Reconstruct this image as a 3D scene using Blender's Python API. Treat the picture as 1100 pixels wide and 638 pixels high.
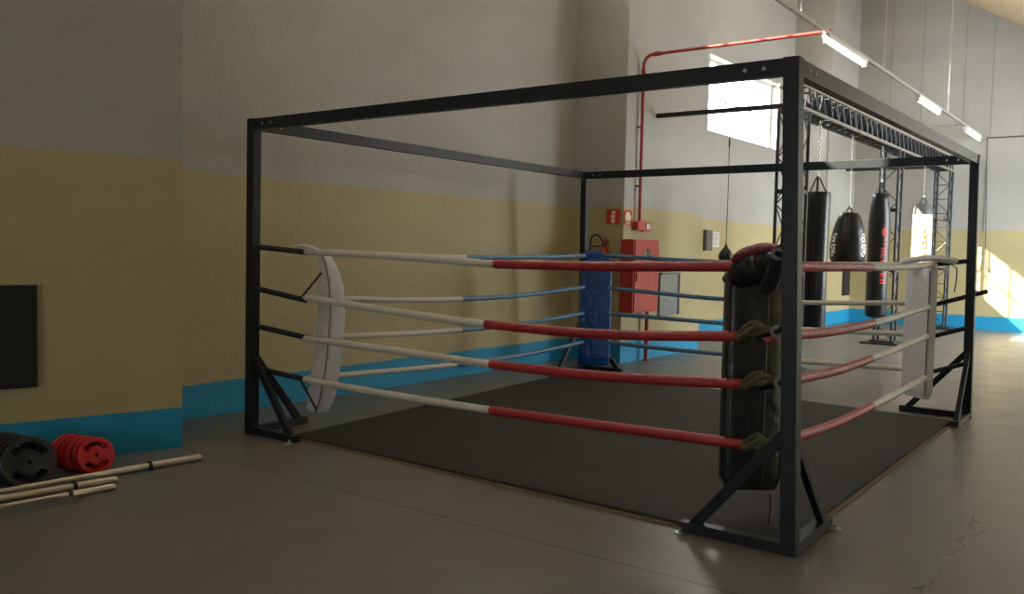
import bpy, bmesh, math, random
from mathutils import Vector, Matrix
random.seed(7)
S = bpy.context.scene
for o in list(bpy.data.objects): bpy.data.objects.remove(o)
COL = S.collection
PI = math.pi

# ------------------------------------------------------------------ camera
CAMPOS = Vector((1.434, -4.359, 1.525)); FPX = 947.18; YAW, PITCH, ROLL = -0.639, -0.055, 0.021
fw = Vector((math.sin(YAW)*math.cos(PITCH), math.cos(YAW)*math.cos(PITCH), math.sin(PITCH)))
rt = Vector((math.cos(YAW), -math.sin(YAW), 0)); up = rt.cross(fw)
r2 = rt*math.cos(ROLL)+up*math.sin(ROLL); u2 = -rt*math.sin(ROLL)+up*math.cos(ROLL)
cd = bpy.data.cameras.new('camera'); cam = bpy.data.objects.new('camera', cd); COL.objects.link(cam)
cd.sensor_width = 36; cd.lens = FPX/1100*36; cd.clip_start = .05; cd.clip_end = 200
m = Matrix((r2, u2, -fw)).transposed().to_4x4(); m.translation = CAMPOS; cam.matrix_world = m
S.camera = cam

# ------------------------------------------------------------------ world, sun, daylight openings, exposure
S.view_settings.view_transform = 'Standard'; S.view_settings.look = 'None'
S.view_settings.gamma = 1; S.view_settings.use_curve_mapping = False
S.view_settings.exposure = -0.2
W = bpy.data.worlds.new('sky'); S.world = W; W.use_nodes = True
bg = W.node_tree.nodes['Background']; bg.inputs[0].default_value = (.88, .95, 1, 1); bg.inputs[1].default_value = 15.5
SUN_DIR = Vector((1.2, 1, -1.02)).normalized()
sl = bpy.data.lights.new('sun', 'SUN'); sl.energy = 55; sl.angle = math.radians(.6); sl.color = (1, .87, .72)
so = bpy.data.objects.new('sun', sl); COL.objects.link(so)
so.rotation_euler = SUN_DIR.to_track_quat('-Z', 'Y').to_euler(); so.location = (-12, -6, 14)
def portal(name, loc, direction, sx, sy):
    l = bpy.data.lights.new(name, 'AREA'); l.shape = 'RECTANGLE'; l.size = sx; l.size_y = sy
    l.cycles.is_portal = True
    o = bpy.data.objects.new(name, l); COL.objects.link(o); o.location = loc
    o.rotation_euler = Vector(direction).to_track_quat('-Z', 'Y').to_euler()
DOOR_Y0, DOOR_Y1, DOOR_Z = 9.8, 16.3, 4.3
RX = 3.6                                        # inner face of the wall on the right
portal('doorway_daylight', (RX+.35, (DOOR_Y0+DOOR_Y1)/2, DOOR_Z/2), (-1, 0, 0), DOOR_Y1-DOOR_Y0, DOOR_Z)
RD0, RD1 = -1.6, -.2                             # unseen window added behind the photographer for cool fill
portal('rear_fill_daylight', ((RD0+RD1)/2, -8.65, 1.6), (0, 1, 0), RD1-RD0, 1.2)
portal('window_daylight', (-5.62, 12.1, 4.37), (1, 0, 0), 3.6, 1.4)
portal('upper_window_daylight', (-5.62, 3.2, 6.45), (1, 0, 0), 4.0, 1.4)

# ------------------------------------------------------------------ materials
def new_mat(name):
    m = bpy.data.materials.new(name); m.use_nodes = True
    return m, m.node_tree, m.node_tree.nodes['Principled BSDF']
def N(nt, typ, **kw):
    n = nt.nodes.new(typ)
    for k, v in kw.items(): setattr(n, k, v)
    return n
def mat(name, col, rough=.5, metal=0, var=.12, scale=6, bump=0, bscale=30, spec=.5, coat=0, stretch=(1, 1, 1)):
    m, nt, b = new_mat(name)
    tc = N(nt, 'ShaderNodeTexCoord'); mp = N(nt, 'ShaderNodeMapping'); mp.inputs['Scale'].default_value = stretch
    nt.links.new(tc.outputs['Object'], mp.inputs[0])
    nz = N(nt, 'ShaderNodeTexNoise'); nz.inputs['Scale'].default_value = scale; nz.inputs['Detail'].default_value = 6
    nt.links.new(mp.outputs[0], nz.inputs['Vector'])
    mx = N(nt, 'ShaderNodeMix', data_type='RGBA')
    mx.inputs[6].default_value = tuple(c*(1-var) for c in col)+(1,)
    mx.inputs[7].default_value = tuple(min(1, c*(1+var)) for c in col)+(1,)
    nt.links.new(nz.outputs[0], mx.inputs[0]); nt.links.new(mx.outputs[2], b.inputs['Base Color'])
    b.inputs['Roughness'].default_value = rough; b.inputs['Metallic'].default_value = metal
    b.inputs['Specular IOR Level'].default_value = spec; b.inputs['Coat Weight'].default_value = coat
    if bump:
        n2 = N(nt, 'ShaderNodeTexNoise'); n2.inputs['Scale'].default_value = bscale; n2.inputs['Detail'].default_value = 5
        nt.links.new(mp.outputs[0], n2.inputs['Vector'])
        bp = N(nt, 'ShaderNodeBump'); bp.inputs['Strength'].default_value = bump; bp.inputs['Distance'].default_value = .02
        nt.links.new(n2.outputs[0], bp.inputs['Height']); nt.links.new(bp.outputs[0], b.inputs['Normal'])
    return m
def emis(name, col, s):
    m, nt, b = new_mat(name); b.inputs['Base Color'].default_value = col+(1,)
    b.inputs['Emission Color'].default_value = col+(1,); b.inputs['Emission Strength'].default_value = s
    return m
def ramp_math(nt, src, op, val):
    n = N(nt, 'ShaderNodeMath', operation=op); nt.links.new(src, n.inputs[0])
    if isinstance(val, (int, float)): n.inputs[1].default_value = val
    else: nt.links.new(val, n.inputs[1])
    return n.outputs[0]

GREY, YEL, BLU = (.418, .408, .375), (.46, .385, .20), (.008, .27, .50)
def wall_paint():
    m, nt, b = new_mat('painted_concrete')
    g = N(nt, 'ShaderNodeNewGeometry'); sep = N(nt, 'ShaderNodeSeparateXYZ'); nt.links.new(g.outputs['Position'], sep.inputs[0])
    nz = N(nt, 'ShaderNodeTexNoise'); nz.inputs['Scale'].default_value = 5; nz.inputs['Detail'].default_value = 4
    nt.links.new(g.outputs['Position'], nz.inputs['Vector'])
    off = ramp_math(nt, ramp_math(nt, nz.outputs[0], 'SUBTRACT', .5), 'MULTIPLY', .035)
    z = ramp_math(nt, sep.outputs[2], 'ADD', off)
    f1 = ramp_math(nt, z, 'GREATER_THAN', .295); f2 = ramp_math(nt, z, 'GREATER_THAN', 2.12)
    mp = N(nt, 'ShaderNodeMapping'); mp.inputs['Scale'].default_value = (.5, .5, 1.3); nt.links.new(g.outputs['Position'], mp.inputs[0])
    n2 = N(nt, 'ShaderNodeTexNoise'); n2.inputs['Scale'].default_value = 1.1; n2.inputs['Detail'].default_value = 8; n2.inputs['Roughness'].default_value = .62
    nt.links.new(mp.outputs[0], n2.inputs['Vector'])
    def shade(c):
        mx = N(nt, 'ShaderNodeMix', data_type='RGBA')
        mx.inputs[6].default_value = tuple(x*.80 for x in c)+(1,); mx.inputs[7].default_value = tuple(x*1.16 for x in c)+(1,)
        nt.links.new(n2.outputs[0], mx.inputs[0]); return mx.outputs[2]
    a = N(nt, 'ShaderNodeMix', data_type='RGBA'); nt.links.new(f1, a.inputs[0]); nt.links.new(shade(BLU), a.inputs[6]); nt.links.new(shade(YEL), a.inputs[7])
    c = N(nt, 'ShaderNodeMix', data_type='RGBA'); nt.links.new(f2, c.inputs[0]); nt.links.new(a.outputs[2], c.inputs[6]); nt.links.new(shade(GREY), c.inputs[7])
    nt.links.new(c.outputs[2], b.inputs['Base Color']); b.inputs['Roughness'].default_value = .62
    bp = N(nt, 'ShaderNodeBump'); bp.inputs['Strength'].default_value = .25; bp.inputs['Distance'].default_value = .03
    n3 = N(nt, 'ShaderNodeTexNoise'); n3.inputs['Scale'].default_value = 14; n3.inputs['Detail'].default_value = 6
    nt.links.new(g.outputs['Position'], n3.inputs['Vector']); nt.links.new(n3.outputs[0], bp.inputs['Height']); nt.links.new(bp.outputs[0], b.inputs['Normal'])
    return m
def floor_mat():
    m, nt, b = new_mat('grey_floor_coating')
    g = N(nt, 'ShaderNodeNewGeometry'); sep = N(nt, 'ShaderNodeSeparateXYZ'); nt.links.new(g.outputs['Position'], sep.inputs[0])
    nz = N(nt, 'ShaderNodeTexNoise'); nz.inputs['Scale'].default_value = .8; nz.inputs['Detail'].default_value = 9; nz.inputs['Roughness'].default_value = .6
    nt.links.new(g.outputs['Position'], nz.inputs['Vector'])
    mx = N(nt, 'ShaderNodeMix', data_type='RGBA'); mx.inputs[6].default_value = (.112, .111, .104, 1); mx.inputs[7].default_value = (.195, .190, .178, 1)
    nt.links.new(nz.outputs[0], mx.inputs[0])
    nw = N(nt, 'ShaderNodeTexNoise'); nw.inputs['Scale'].default_value = 3.2; nw.inputs['Detail'].default_value = 2
    nt.links.new(g.outputs['Position'], nw.inputs['Vector'])
    w = ramp_math(nt, ramp_math(nt, nw.outputs[0], 'SUBTRACT', .5), 'MULTIPLY', .34)
    # saw-cut joint along X at y = -.63
    j = ramp_math(nt, ramp_math(nt, ramp_math(nt, sep.outputs[1], 'ADD', .63), 'ABSOLUTE', 0), 'LESS_THAN', .006)
    # wandering cracks beside the ring
    def band(src, lo, hi):
        return ramp_math(nt, ramp_math(nt, src, 'GREATER_THAN', lo), 'MULTIPLY', ramp_math(nt, src, 'LESS_THAN', hi))
    c1 = ramp_math(nt, ramp_math(nt, ramp_math(nt, ramp_math(nt, sep.outputs[0], 'SUBTRACT', .61), 'ADD', w), 'ABSOLUTE', 0), 'LESS_THAN', .0035)
    c1 = ramp_math(nt, c1, 'MULTIPLY', band(sep.outputs[1], -.6, 1.5))
    d = ramp_math(nt, sep.outputs[0], 'MULTIPLY', -1.5)
    c2 = ramp_math(nt, ramp_math(nt, ramp_math(nt, ramp_math(nt, sep.outputs[1], 'ADD', .70), 'ADD', ramp_math(nt, d, 'ADD', ramp_math(nt, w, 'MULTIPLY', .3))), 'ADD', -.68), 'ABSOLUTE', 0)
    c2 = ramp_math(nt, c2, 'LESS_THAN', .003); c2 = ramp_math(nt, c2, 'MULTIPLY', band(sep.outputs[1], -.62, -.15))
    tot = ramp_math(nt, ramp_math(nt, j, 'MAXIMUM', c1), 'MAXIMUM', 0)
    m2 = N(nt, 'ShaderNodeMix', data_type='RGBA'); nt.links.new(tot, m2.inputs[0]); nt.links.new(mx.outputs[2], m2.inputs[6]); m2.inputs[7].default_value = (.03, .028, .025, 1)
    nt.links.new(m2.outputs[2], b.inputs['Base Color'])
    n4 = N(nt, 'ShaderNodeTexNoise'); n4.inputs['Scale'].default_value = 2.5; n4.inputs['Detail'].default_value = 7; nt.links.new(g.outputs['Position'], n4.inputs['Vector'])
    mr = N(nt, 'ShaderNodeMapRange'); mr.inputs[3].default_value = .28; mr.inputs[4].default_value = .46; nt.links.new(n4.outputs[0], mr.inputs[0]); nt.links.new(mr.outputs[0], b.inputs['Roughness'])
    bp = N(nt, 'ShaderNodeBump'); bp.inputs['Strength'].default_value = .12; bp.inputs['Distance'].default_value = .01
    n3 = N(nt, 'ShaderNodeTexNoise'); n3.inputs['Scale'].default_value = 40; nt.links.new(g.outputs['Position'], n3.inputs['Vector'])
    nt.links.new(n3.outputs[0], bp.inputs['Height']); nt.links.new(bp.outputs[0], b.inputs['Normal'])
    return m
def glass_mat():
    m, nt, b = new_mat('window_glass'); out = nt.nodes['Material Output']
    tr = N(nt, 'ShaderNodeBsdfTransparent'); gl = N(nt, 'ShaderNodeBsdfGlossy'); gl.inputs['Roughness'].default_value = .02
    mx = N(nt, 'ShaderNodeMixShader'); mx.inputs[0].default_value = .05
    nt.links.new(tr.outputs[0], mx.inputs[1]); nt.links.new(gl.outputs[0], mx.inputs[2]); nt.links.new(mx.outputs[0], out.inputs[0])
    return m
M = dict(
    paint=wall_paint(), floor=floor_mat(), glass=glass_mat(),
    ceil=mat('tan_ceiling_board', (.72, .56, .36), .7, var=.1, scale=3),
    farpanel=mat('grey_cladding', (.44, .41, .37), .6, var=.06, scale=1.5),
    white=mat('white_frame', (.75, .73, .68), .5),
    steel=mat('black_painted_steel', (.013, .016, .019), .4, metal=.0, var=.25, scale=8, spec=.3, bump=.05, bscale=60),
    bolt=mat('zinc_bolt', (.5, .5, .5), .35, metal=.9),
    canvas=mat('black_canvas', (.019, .018, .018), .8, var=.35, scale=2.2, bump=.25, bscale=5),
    wood=mat('plywood_edge', (.17, .13, .07), .7, var=.4, scale=5),
    red=mat('red_rope_sleeve', (.37, .022, .024), .42, var=.22, scale=9, bump=.5, bscale=26),
    maroon=mat('maroon_sleeve', (.20, .03, .04), .5, var=.4, scale=25, bump=.8, bscale=40),
    wsleeve=mat('white_rope_sleeve', (.62, .59, .52), .45, var=.13, scale=9, bump=.4, bscale=24),
    bsleeve=mat('blue_rope_sleeve', (.10, .22, .36), .42, var=.15, scale=9, bump=.4, bscale=24),
    rope=mat('olive_rope', (.10, .095, .05), .85, var=.35, scale=60, bump=.9, bscale=90),
    strap=mat('black_webbing', (.012, .012, .012), .6, var=.3, scale=20, bump=.3),
    wpad=mat('white_vinyl', (.72, .70, .71), .38, var=.08, scale=7, bump=.7, bscale=13),
    bpad=mat('blue_vinyl', (.003, .055, .27), .22, var=.2, scale=6, bump=1.0, bscale=11),
    kpad=mat('black_vinyl', (.012, .014, .014), .33, var=.3, scale=6, bump=.6, bscale=11),
    piping=mat('grey_piping', (.20, .19, .17), .5),
    bag=mat('black_leather', (.010, .011, .013), .3, var=.3, scale=6, bump=.3, bscale=8),
    wbag=mat('white_leather', (.66, .60, .52), .4, var=.08, bump=.2, bscale=9),
    chain=mat('chrome_chain', (.7, .7, .68), .3, metal=.8),
    redprint=mat('red_print', (.62, .05, .03), .5), whiteprint=mat('white_print', (.8, .8, .78), .5), orange=mat('orange_print', (.8, .2, .04), .5),
    truss=mat('dark_truss_steel', (.028, .030, .034), .4, metal=.3, var=.3, scale=12),
    truss_lit=mat('sunlit_truss_steel', (.30, .28, .25), .4, metal=.3, var=.4, scale=8),  # paler tan copy for the chords, sunlight put into the colour
    redpaint=mat('red_enamel', (.50, .035, .028), .38, var=.12, scale=5),
    redpipe=mat('red_pipe_paint', (.36, .03, .025), .4, var=.15),
    signred=mat('sign_red', (.62, .03, .03), .4), signpale=mat('sign_cream', (.85, .72, .48), .4),
    pale=mat('pale_plastic', (.7, .68, .63), .4), dark=mat('dark_glass', (.04, .045, .06), .2),
    stainless=mat('brushed_sheet_metal', (.20, .215, .23), .35, metal=.6, var=.25, scale=3, stretch=(1, 1, 4)),
    greybox=mat('grey_metal_box', (.10, .10, .10), .45),
    blackboard=mat('black_board', (.004, .005, .006), .55, var=.3),
    iron=mat('black_iron', (.012, .014, .017), .4, metal=.2, var=.3, scale=14, bump=.15),
    redplate=mat('red_rubber_plate', (.52, .008, .01), .42, var=.15, scale=10),
    chrome=mat('chromed_steel', (.62, .56, .47), .28, metal=.85, var=.15),
    galv=mat('galvanised_conduit', (.50, .49, .46), .35, metal=.5),
    lamp=emis('tube_lamp', (1, .97, .9), 9),
    seam=mat('panel_seam', (.30, .275, .25), .7),
    oldsteel=mat('dull_steel', (.16, .16, .15), .5, metal=.3),
    darktrim=mat('brown_trim', (.16, .12, .09), .6),
)

# ------------------------------------------------------------------ mesh helpers
def finish(name, bm, mt, parent=None, smooth=None, bevel=0):
    if bevel:
        bmesh.ops.bevel(bm, geom=[e for e in bm.edges], offset=bevel, segments=2, affect='EDGES', profile=.6)
    bmesh.ops.recalc_face_normals(bm, faces=bm.faces)
    me = bpy.data.meshes.new(name); bm.to_mesh(me); bm.free(); me.materials.append(M[mt])
    o = bpy.data.objects.new(name, me); COL.objects.link(o)
    if smooth is not None:
        for p in me.polygons: p.use_smooth = True
        me.set_sharp_from_angle(angle=math.radians(smooth))
    if parent is not None: o.parent = parent
    return o
def B(): return bmesh.new()
def box(bm, a, b, mtx=None):
    x0, y0, z0 = a; x1, y1, z1 = b
    vs = [bm.verts.new((mtx @ Vector(p)) if mtx else p) for p in ((x0,y0,z0),(x1,y0,z0),(x1,y1,z0),(x0,y1,z0),(x0,y0,z1),(x1,y0,z1),(x1,y1,z1),(x0,y1,z1))]
    for f in ((0,3,2,1),(4,5,6,7),(0,1,5,4),(1,2,6,5),(2,3,7,6),(3,0,4,7)): bm.faces.new([vs[i] for i in f])
def bar(bm, p, q, w, h, roll_up=(0, 0, 1)):
    p, q = Vector(p), Vector(q); d = q-p; L = d.length; d.normalize(); u = Vector(roll_up)
    if abs(d.dot(u)) > .98: u = Vector((0, 1, 0))
    s = d.cross(u).normalized(); t = s.cross(d).normalized()
    mt = Matrix((s, d, t)).transposed().to_4x4(); mt.translation = p
    box(bm, (-w/2, 0, -h/2), (w/2, L, h/2), mt)
def prism(bm, pts, z0, z1):
    a = [bm.verts.new((x, y, z0)) for x, y in pts]; b = [bm.verts.new((x, y, z1)) for x, y in pts]; n = len(pts)
    bm.faces.new(a[::-1]); bm.faces.new(b)
    for i in range(n): bm.faces.new((a[i], a[(i+1) % n], b[(i+1) % n], b[i]))
def spline(pts, n=8):
    P = [Vector(p) for p in pts]; P = [2*P[0]-P[1]]+P+[2*P[-1]-P[-2]]; out = []
    for i in range(1, len(P)-2):
        for k in range(n):
            t = k/n; a, b, c, d = P[i-1], P[i], P[i+1], P[i+2]
            out.append(.5*((2*b)+(c-a)*t+(2*a-5*b+4*c-d)*t*t+(3*b-a-3*c+d)*t**3))
    out.append(P[-2]); return out
def tube(bm, pts, r, seg=12, caps=True, flat=1.0):
    pts = [Vector(p) for p in pts]; n = len(pts); rs = r if isinstance(r, (list, tuple)) else [r]*n
    d0 = (pts[1]-pts[0]).normalized(); u = Vector((0, 0, 1)) if abs(d0.z) < .9 else Vector((1, 0, 0))
    s = d0.cross(u).normalized(); rings = []
    for i in range(n):
        d = (pts[min(i+1, n-1)]-pts[max(i-1, 0)]).normalized()
        s = (s-d*s.dot(d)).normalized(); t = d.cross(s)
        rings.append([bm.verts.new(pts[i]+rs[i]*(math.cos(a)*s+flat*math.sin(a)*t)) for a in (2*PI*k/seg for k in range(seg))])
    for i in range(n-1):
        for k in range(seg): bm.faces.new((rings[i][k], rings[i][(k+1) % seg], rings[i+1][(k+1) % seg], rings[i+1][k]))
    if caps: bm.faces.new(rings[0][::-1]); bm.faces.new(rings[-1])
def lathe(bm, prof, mtx=None, seg=28):
    # prof: list of (r, z)
    rings = []
    for r, z in prof:
        if r < 1e-5: rings.append([bm.verts.new((mtx @ Vector((0, 0, z))) if mtx else (0, 0, z))])
        else: rings.append([bm.verts.new((mtx @ Vector((r*math.cos(2*PI*k/seg), r*math.sin(2*PI*k/seg), z))) if mtx else (r*math.cos(2*PI*k/seg), r*math.sin(2*PI*k/seg), z)) for k in range(seg)])
    for a, b in zip(rings, rings[1:]):
        for k in range(seg):
            k2 = (k+1) % seg
            if len(a) == 1 and len(b) == 1: continue
            if len(a) == 1: bm.faces.new((a[0], b[k2], b[k]))
            elif len(b) == 1: bm.faces.new((a[k], a[k2], b[0]))
            else: bm.faces.new((a[k], a[k2], b[k2], b[k]))
    if len(rings[0]) > 1: bm.faces.new(rings[0][::-1])
    if len(rings[-1]) > 1: bm.faces.new(rings[-1])
def axis_mtx(loc, d):
    m = Vector(d).normalized().to_track_quat('Z', 'Y').to_matrix().to_4x4(); m.translation = Vector(loc); return m
def tag(o, label, cat, group=None, kind=None):
    o['label'] = label; o['category'] = cat
    if group: o['group'] = group
    if kind: o['kind'] = kind
    return o
def thing(name, loc, label, cat, group=None):
    o = bpy.data.objects.new(name, None); COL.objects.link(o); o.empty_display_size = .1
    o.location = loc; tag(o, label, cat, group); return o
def rel(o, root):                      # keep world-space mesh coordinates under an Empty at its base
    o.parent = root; o.matrix_parent_inverse = Matrix.Translation(-root.location); return o
def part(name, bm, mt, root, smooth=None, bevel=0, label=None):
    o = finish(name, bm, mt, None, smooth, bevel)
    if root.type == 'EMPTY': rel(o, root)
    else: o.parent = root
    if label: o['label'] = label
    return o
def struct(name, bm, mt, smooth=None, bevel=0):
    o = finish(name, bm, mt, None, smooth, bevel); o['kind'] = 'structure'; return o

# ------------------------------------------------------------------ the room
YF = 16.65; LX = -5.25
def roofz(x): return 7.0-.605*(x+2.355)
bm = B(); box(bm, (-9, -9, -.2), (9, 17.2, 0)); struct('floor', bm, 'floor')
bm = B()                                # recessed left wall, with its two window openings and an added unseen one
w1 = (10.36, 13.88, 3.70, 5.04); w2 = (1.03, 5.15, 5.70, 7.30); w3 = (8.9, 12.4, 7.32, 8.4)
top = 8.75
box(bm, (LX-.35, -.75, 0), (LX, YF, w1[2]))
box(bm, (LX-.35, -.75, w1[2]), (LX, w1[0], w1[3])); box(bm, (LX-.35, w1[1], w1[2]), (LX, YF, w1[3]))
box(bm, (LX-.35, -.75, w1[3]), (LX, YF, w2[2]))
box(bm, (LX-.35, -.75, w2[2]), (LX, w2[0], w2[3])); box(bm, (LX-.35, w2[1], w2[2]), (LX, YF, w2[3]))
box(bm, (LX-.35, -.75, w2[3]), (LX, w3[0], w3[3])); box(bm, (LX-.35, w3[1], w2[3]), (LX, YF, w3[3])); box(bm, (LX-.35, w3[0], w2[3]), (LX, w3[1], w3[2]))
box(bm, (LX-.35, -.75, w3[3]), (LX, YF, top)); struct('wall_left', bm, 'paint')
bm = B(); prism(bm, [(-4.381, -.603), (LX-.35, -.603), (-8.1, -8.2), (-6.56, -8.2)], 0, 8.2); struct('wall_left_near', bm, 'paint')
bm = B(); box(bm, (LX, 6.03, 0), (-4.45, 8.5, 8.27)); struct('wall_pillar', bm, 'paint')
bm = B(); box(bm, (LX, 14.7, 0), (-4.45, YF, 8.27)); struct('wall_pillar_far', bm, 'paint')
bm = B(); box(bm, (LX-.35, YF, 0), (9, YF+.3, 8.75)); struct('wall_far', bm, 'paint')
bm = B(); box(bm, (-8.1, -8.6, 0), (RD0, -8.2, 8.3)); box(bm, (RD1, -8.6, 0), (RX+.3, -8.2, 8.3)); box(bm, (RD0, -8.6, 2.2), (RD1, -8.2, 8.3)); box(bm, (RD0, -8.6, 0), (RD1, -8.2, 1.0)); struct('wall_rear', bm, 'paint')
bm = B()
box(bm, (RX, -8.6, 0), (RX+.3, DOOR_Y0, 5)); box(bm, (RX, DOOR_Y1, 0), (RX+.3, YF+.3, 5)); box(bm, (RX, DOOR_Y0, DOOR_Z), (RX+.3, DOOR_Y1, 5))
struct('wall_right', bm, 'paint')
bm = B()
sec = [(-9, roofz(-9)), (1.6, roofz(1.6)), (RX+.3, roofz(1.6)), (RX+.3, roofz(1.6)+.25), (1.65, roofz(1.6)+.25), (-9, roofz(-9)+.25)]
a = [bm.verts.new((x, -8.6, z)) for x, z in sec]; b = [bm.verts.new((x, YF+.3, z)) for x, z in sec]
bm.faces.new(a); bm.faces.new(b[::-1])
for i in range(len(sec)): bm.faces.new((a[i], b[i], b[(i+1) % 6], a[(i+1) % 6]))
struct('ceiling', bm, 'ceil')
def window(name, y0, y1, z0, z1, nv, nh):
    bm = B(); f = .05; x = LX-.22
    box(bm, (x-.03, y0, z0), (x+.03, y1, z0+f)); box(bm, (x-.03, y0, z1-f), (x+.03, y1, z1))
    box(bm, (x-.03, y0, z0+f), (x+.03, y0+f, z1-f)); box(bm, (x-.03, y1-f, z0+f), (x+.03, y1, z1-f))
    for k in range(1, nv+1):
        yy = y0+(y1-y0)*k/(nv+1); box(bm, (x-.015, yy-.015, z0+f), (x+.015, yy+.015, z1-f))
    for k in range(1, nh+1):
        zz = z0+(z1-z0)*k/(nh+1); box(bm, (x-.014, y0+f, zz-.015), (x+.014, y1-f, zz+.015))
    o = struct(name, bm, 'white')
    bm = B(); box(bm, (x-.004, y0+f, z0+f), (x+.004, y1-f, z1-f)); part('pane', bm, 'glass', o)
window('window_1', *w1, 8, 1); window('window_2', *w2, 5, 1); window('sun_bounce_opening', *w3, 5, 1)  # last one is unseen, added to bounce warm sun into the far right
bm = B(); box(bm, (LX+.0, 14.64, 0), (-4.50, 14.7, 4.17)); box(bm, (LX, 14.60, 4.17), (-4.50, 14.7, 4.20)); o = struct('trim_1', bm, 'farpanel')   # paler lining on the pillar
bm = B(); box(bm, (-1.78, YF-.02, 4.045), (3.5, YF, 4.075)); struct('trim_2', bm, 'darktrim')
bm = B()
for x, z0 in ((-3.1, 3.9), (-1.72, 4.08), (-2.25, 4.3), (-3.75, 4.3)): box(bm, (x-.006, YF-.006, z0), (x+.006, YF, 8.6))
box(bm, (-1.76, YF-.012, 2.1), (-1.745, YF, 4.05))
struct('trim_3', bm, 'seam')

# ------------------------------------------------------------------ ring frame
H = 2.5; T = .08
# outer corner of each post, at the floor and (slight lean) at the top; sx, sy point into the ring
CORN = {'A': ((.0, .0), (-.07, -.02), -1, 1), 'B': ((-4.455, .0), (-4.44, .0), 1, 1),
        'C': ((-4.59, 5.27), (-4.53, 5.14), 1, -1), 'D': ((.0, 4.97), (-.04, 5.0), -1, -1)}
frame = thing('boxing_ring', (-2.25, 2.5, 0), 'tall black square steel frame standing around the boxing ring', 'boxing ring frame')
center = {}
for k, (b0, t0, sx, sy) in CORN.items():
    cb = Vector((b0[0]+sx*T/2, b0[1]+sy*T/2, 0)); ct = Vector((t0[0]+sx*T/2, t0[1]+sy*T/2, H)); center[k] = (cb, ct)
def at(k, z): cb, ct = center[k]; return cb.lerp(ct, z/H)
for k in 'ABCD':
    bm = B(); a = at(k, 0); b = at(k, H)
    vs = []
    for c in (a, b):
        vs.append([bm.verts.new((c.x+dx*T/2, c.y+dy*T/2, c.z)) for dx, dy in ((-1,-1),(1,-1),(1,1),(-1,1))])
    bm.faces.new(vs[0][::-1]); bm.faces.new(vs[1])
    for i in range(4): bm.faces.new((vs[0][i], vs[0][(i+1)%4], vs[1][(i+1)%4], vs[1][i]))
    po = part('post', bm, 'steel', frame, bevel=.004)
for k1, k2 in (('A','B'), ('B','C'), ('C','D'), ('D','A')):
    p, q = at(k1, H-.045), at(k2, H-.045); d = (q-p).normalized()
    bm = B(); bar(bm, p+d*T*.5, q-d*T*.5, .06, .085); be = part('top_beam', bm, 'steel', frame, bevel=.003)
    for e, s in ((p, 1), (q, -1)):
        for off in (.1, .2):
            c = e+d*s*(T*.5+off); n = Vector((-d.y, d.x, 0))
            for sg in (-1, 1):
                bm = B(); lathe(bm, [(0, .006), (.009, .006), (.011, 0)], axis_mtx(c+n*sg*.030, n*sg), 8); part('bolt', bm, 'bolt', be, smooth=40)
for k, (b0, t0, sx, sy) in CORN.items():
    for dx, dy in ((sx, 0), (0, sy)):
        d = Vector((dx, dy, 0)); a = at(k, .03)
        L = .60 if k != 'B' else .55
        bm = B(); bar(bm, a+d*T/2, a+d*L, .07, .055); bx = part('foot', bm, 'steel', frame, bevel=.003)
        bm = B(); e = a+d*(L-.02)
        lathe(bm, [(.035, 0), (.035, .006), (.011, .006), (.011, .028), (0, .028)], Matrix.Translation((e.x+abs(dy)*sx*-.055, e.y+abs(dx)*sy*-.055, 0)), 10)
        part('anchor_bolt', bm, 'bolt', bx, smooth=40)
        bm = B(); bar(bm, at(k, .62)+d*T*.3, a+d*(L-.06)+Vector((0, 0, .0)), .04, .055); part('brace', bm, 'steel', frame, bevel=.003)
# tensioners: black tubes running inwards from each post to the rope corners
Z = [1.46, 1.075, .775, .435]
PZ = [1.50, 1.17, .87, .53]
INS = .33
IC = {'A': Vector((-.36, .36, 0)), 'B': Vector((-4.12, .33, 0)), 'C': Vector((-4.12, 4.75, 0)), 'D': Vector((-.33, 4.72, 0))}
for k in 'ABCD':
    for i in range(4):
        c = IC[k]+Vector((0, 0, Z[i])); sx, sy = CORN[k][2], CORN[k][3]
        pc = at(k, PZ[i])
        bm = B()
        if k == 'A':
            e = [Vector((-.177, .09, 1.528)), Vector((-.165, .09, 1.127)), Vector((-.135, .09, .866)), Vector((-.143, .09, .531))][i]
            c2 = e.lerp(c, .8)
            tube(bm, [c2, e], .018, 12)
            part('rope_tensioner', bm, 'strap', frame, smooth=40)
            bm = B(); dd = (e-c2).normalized()
            mtx = axis_mtx(e-dd*.012, (.35, -.93, 0))
            lathe(bm, [(.016, 0), (.033, 0), (.033, .022), (.016, .022), (.014, .004), (0, .004)], mtx, 20)
            part('tensioner_washer', bm, 'piping', frame, smooth=40)
            bm = B(); bar(bm, e+Vector((0, .02, 0)), pc, .03, .03); part('bracket', bm, 'steel', frame)
        else:
            dd = (pc-c).normalized(); ext = .16 if (k, i) == ('D', 1) else .03
            off = Vector((-sy*dd.y, 0, 0))*0
            side = Vector((dd.y, -dd.x, 0))*(.06 if k == 'B' else -.06)*0
            tube(bm, [c-dd*.02, pc+dd*ext], .022, 12); part('rope_tensioner', bm, 'strap', frame, smooth=40)

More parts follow.
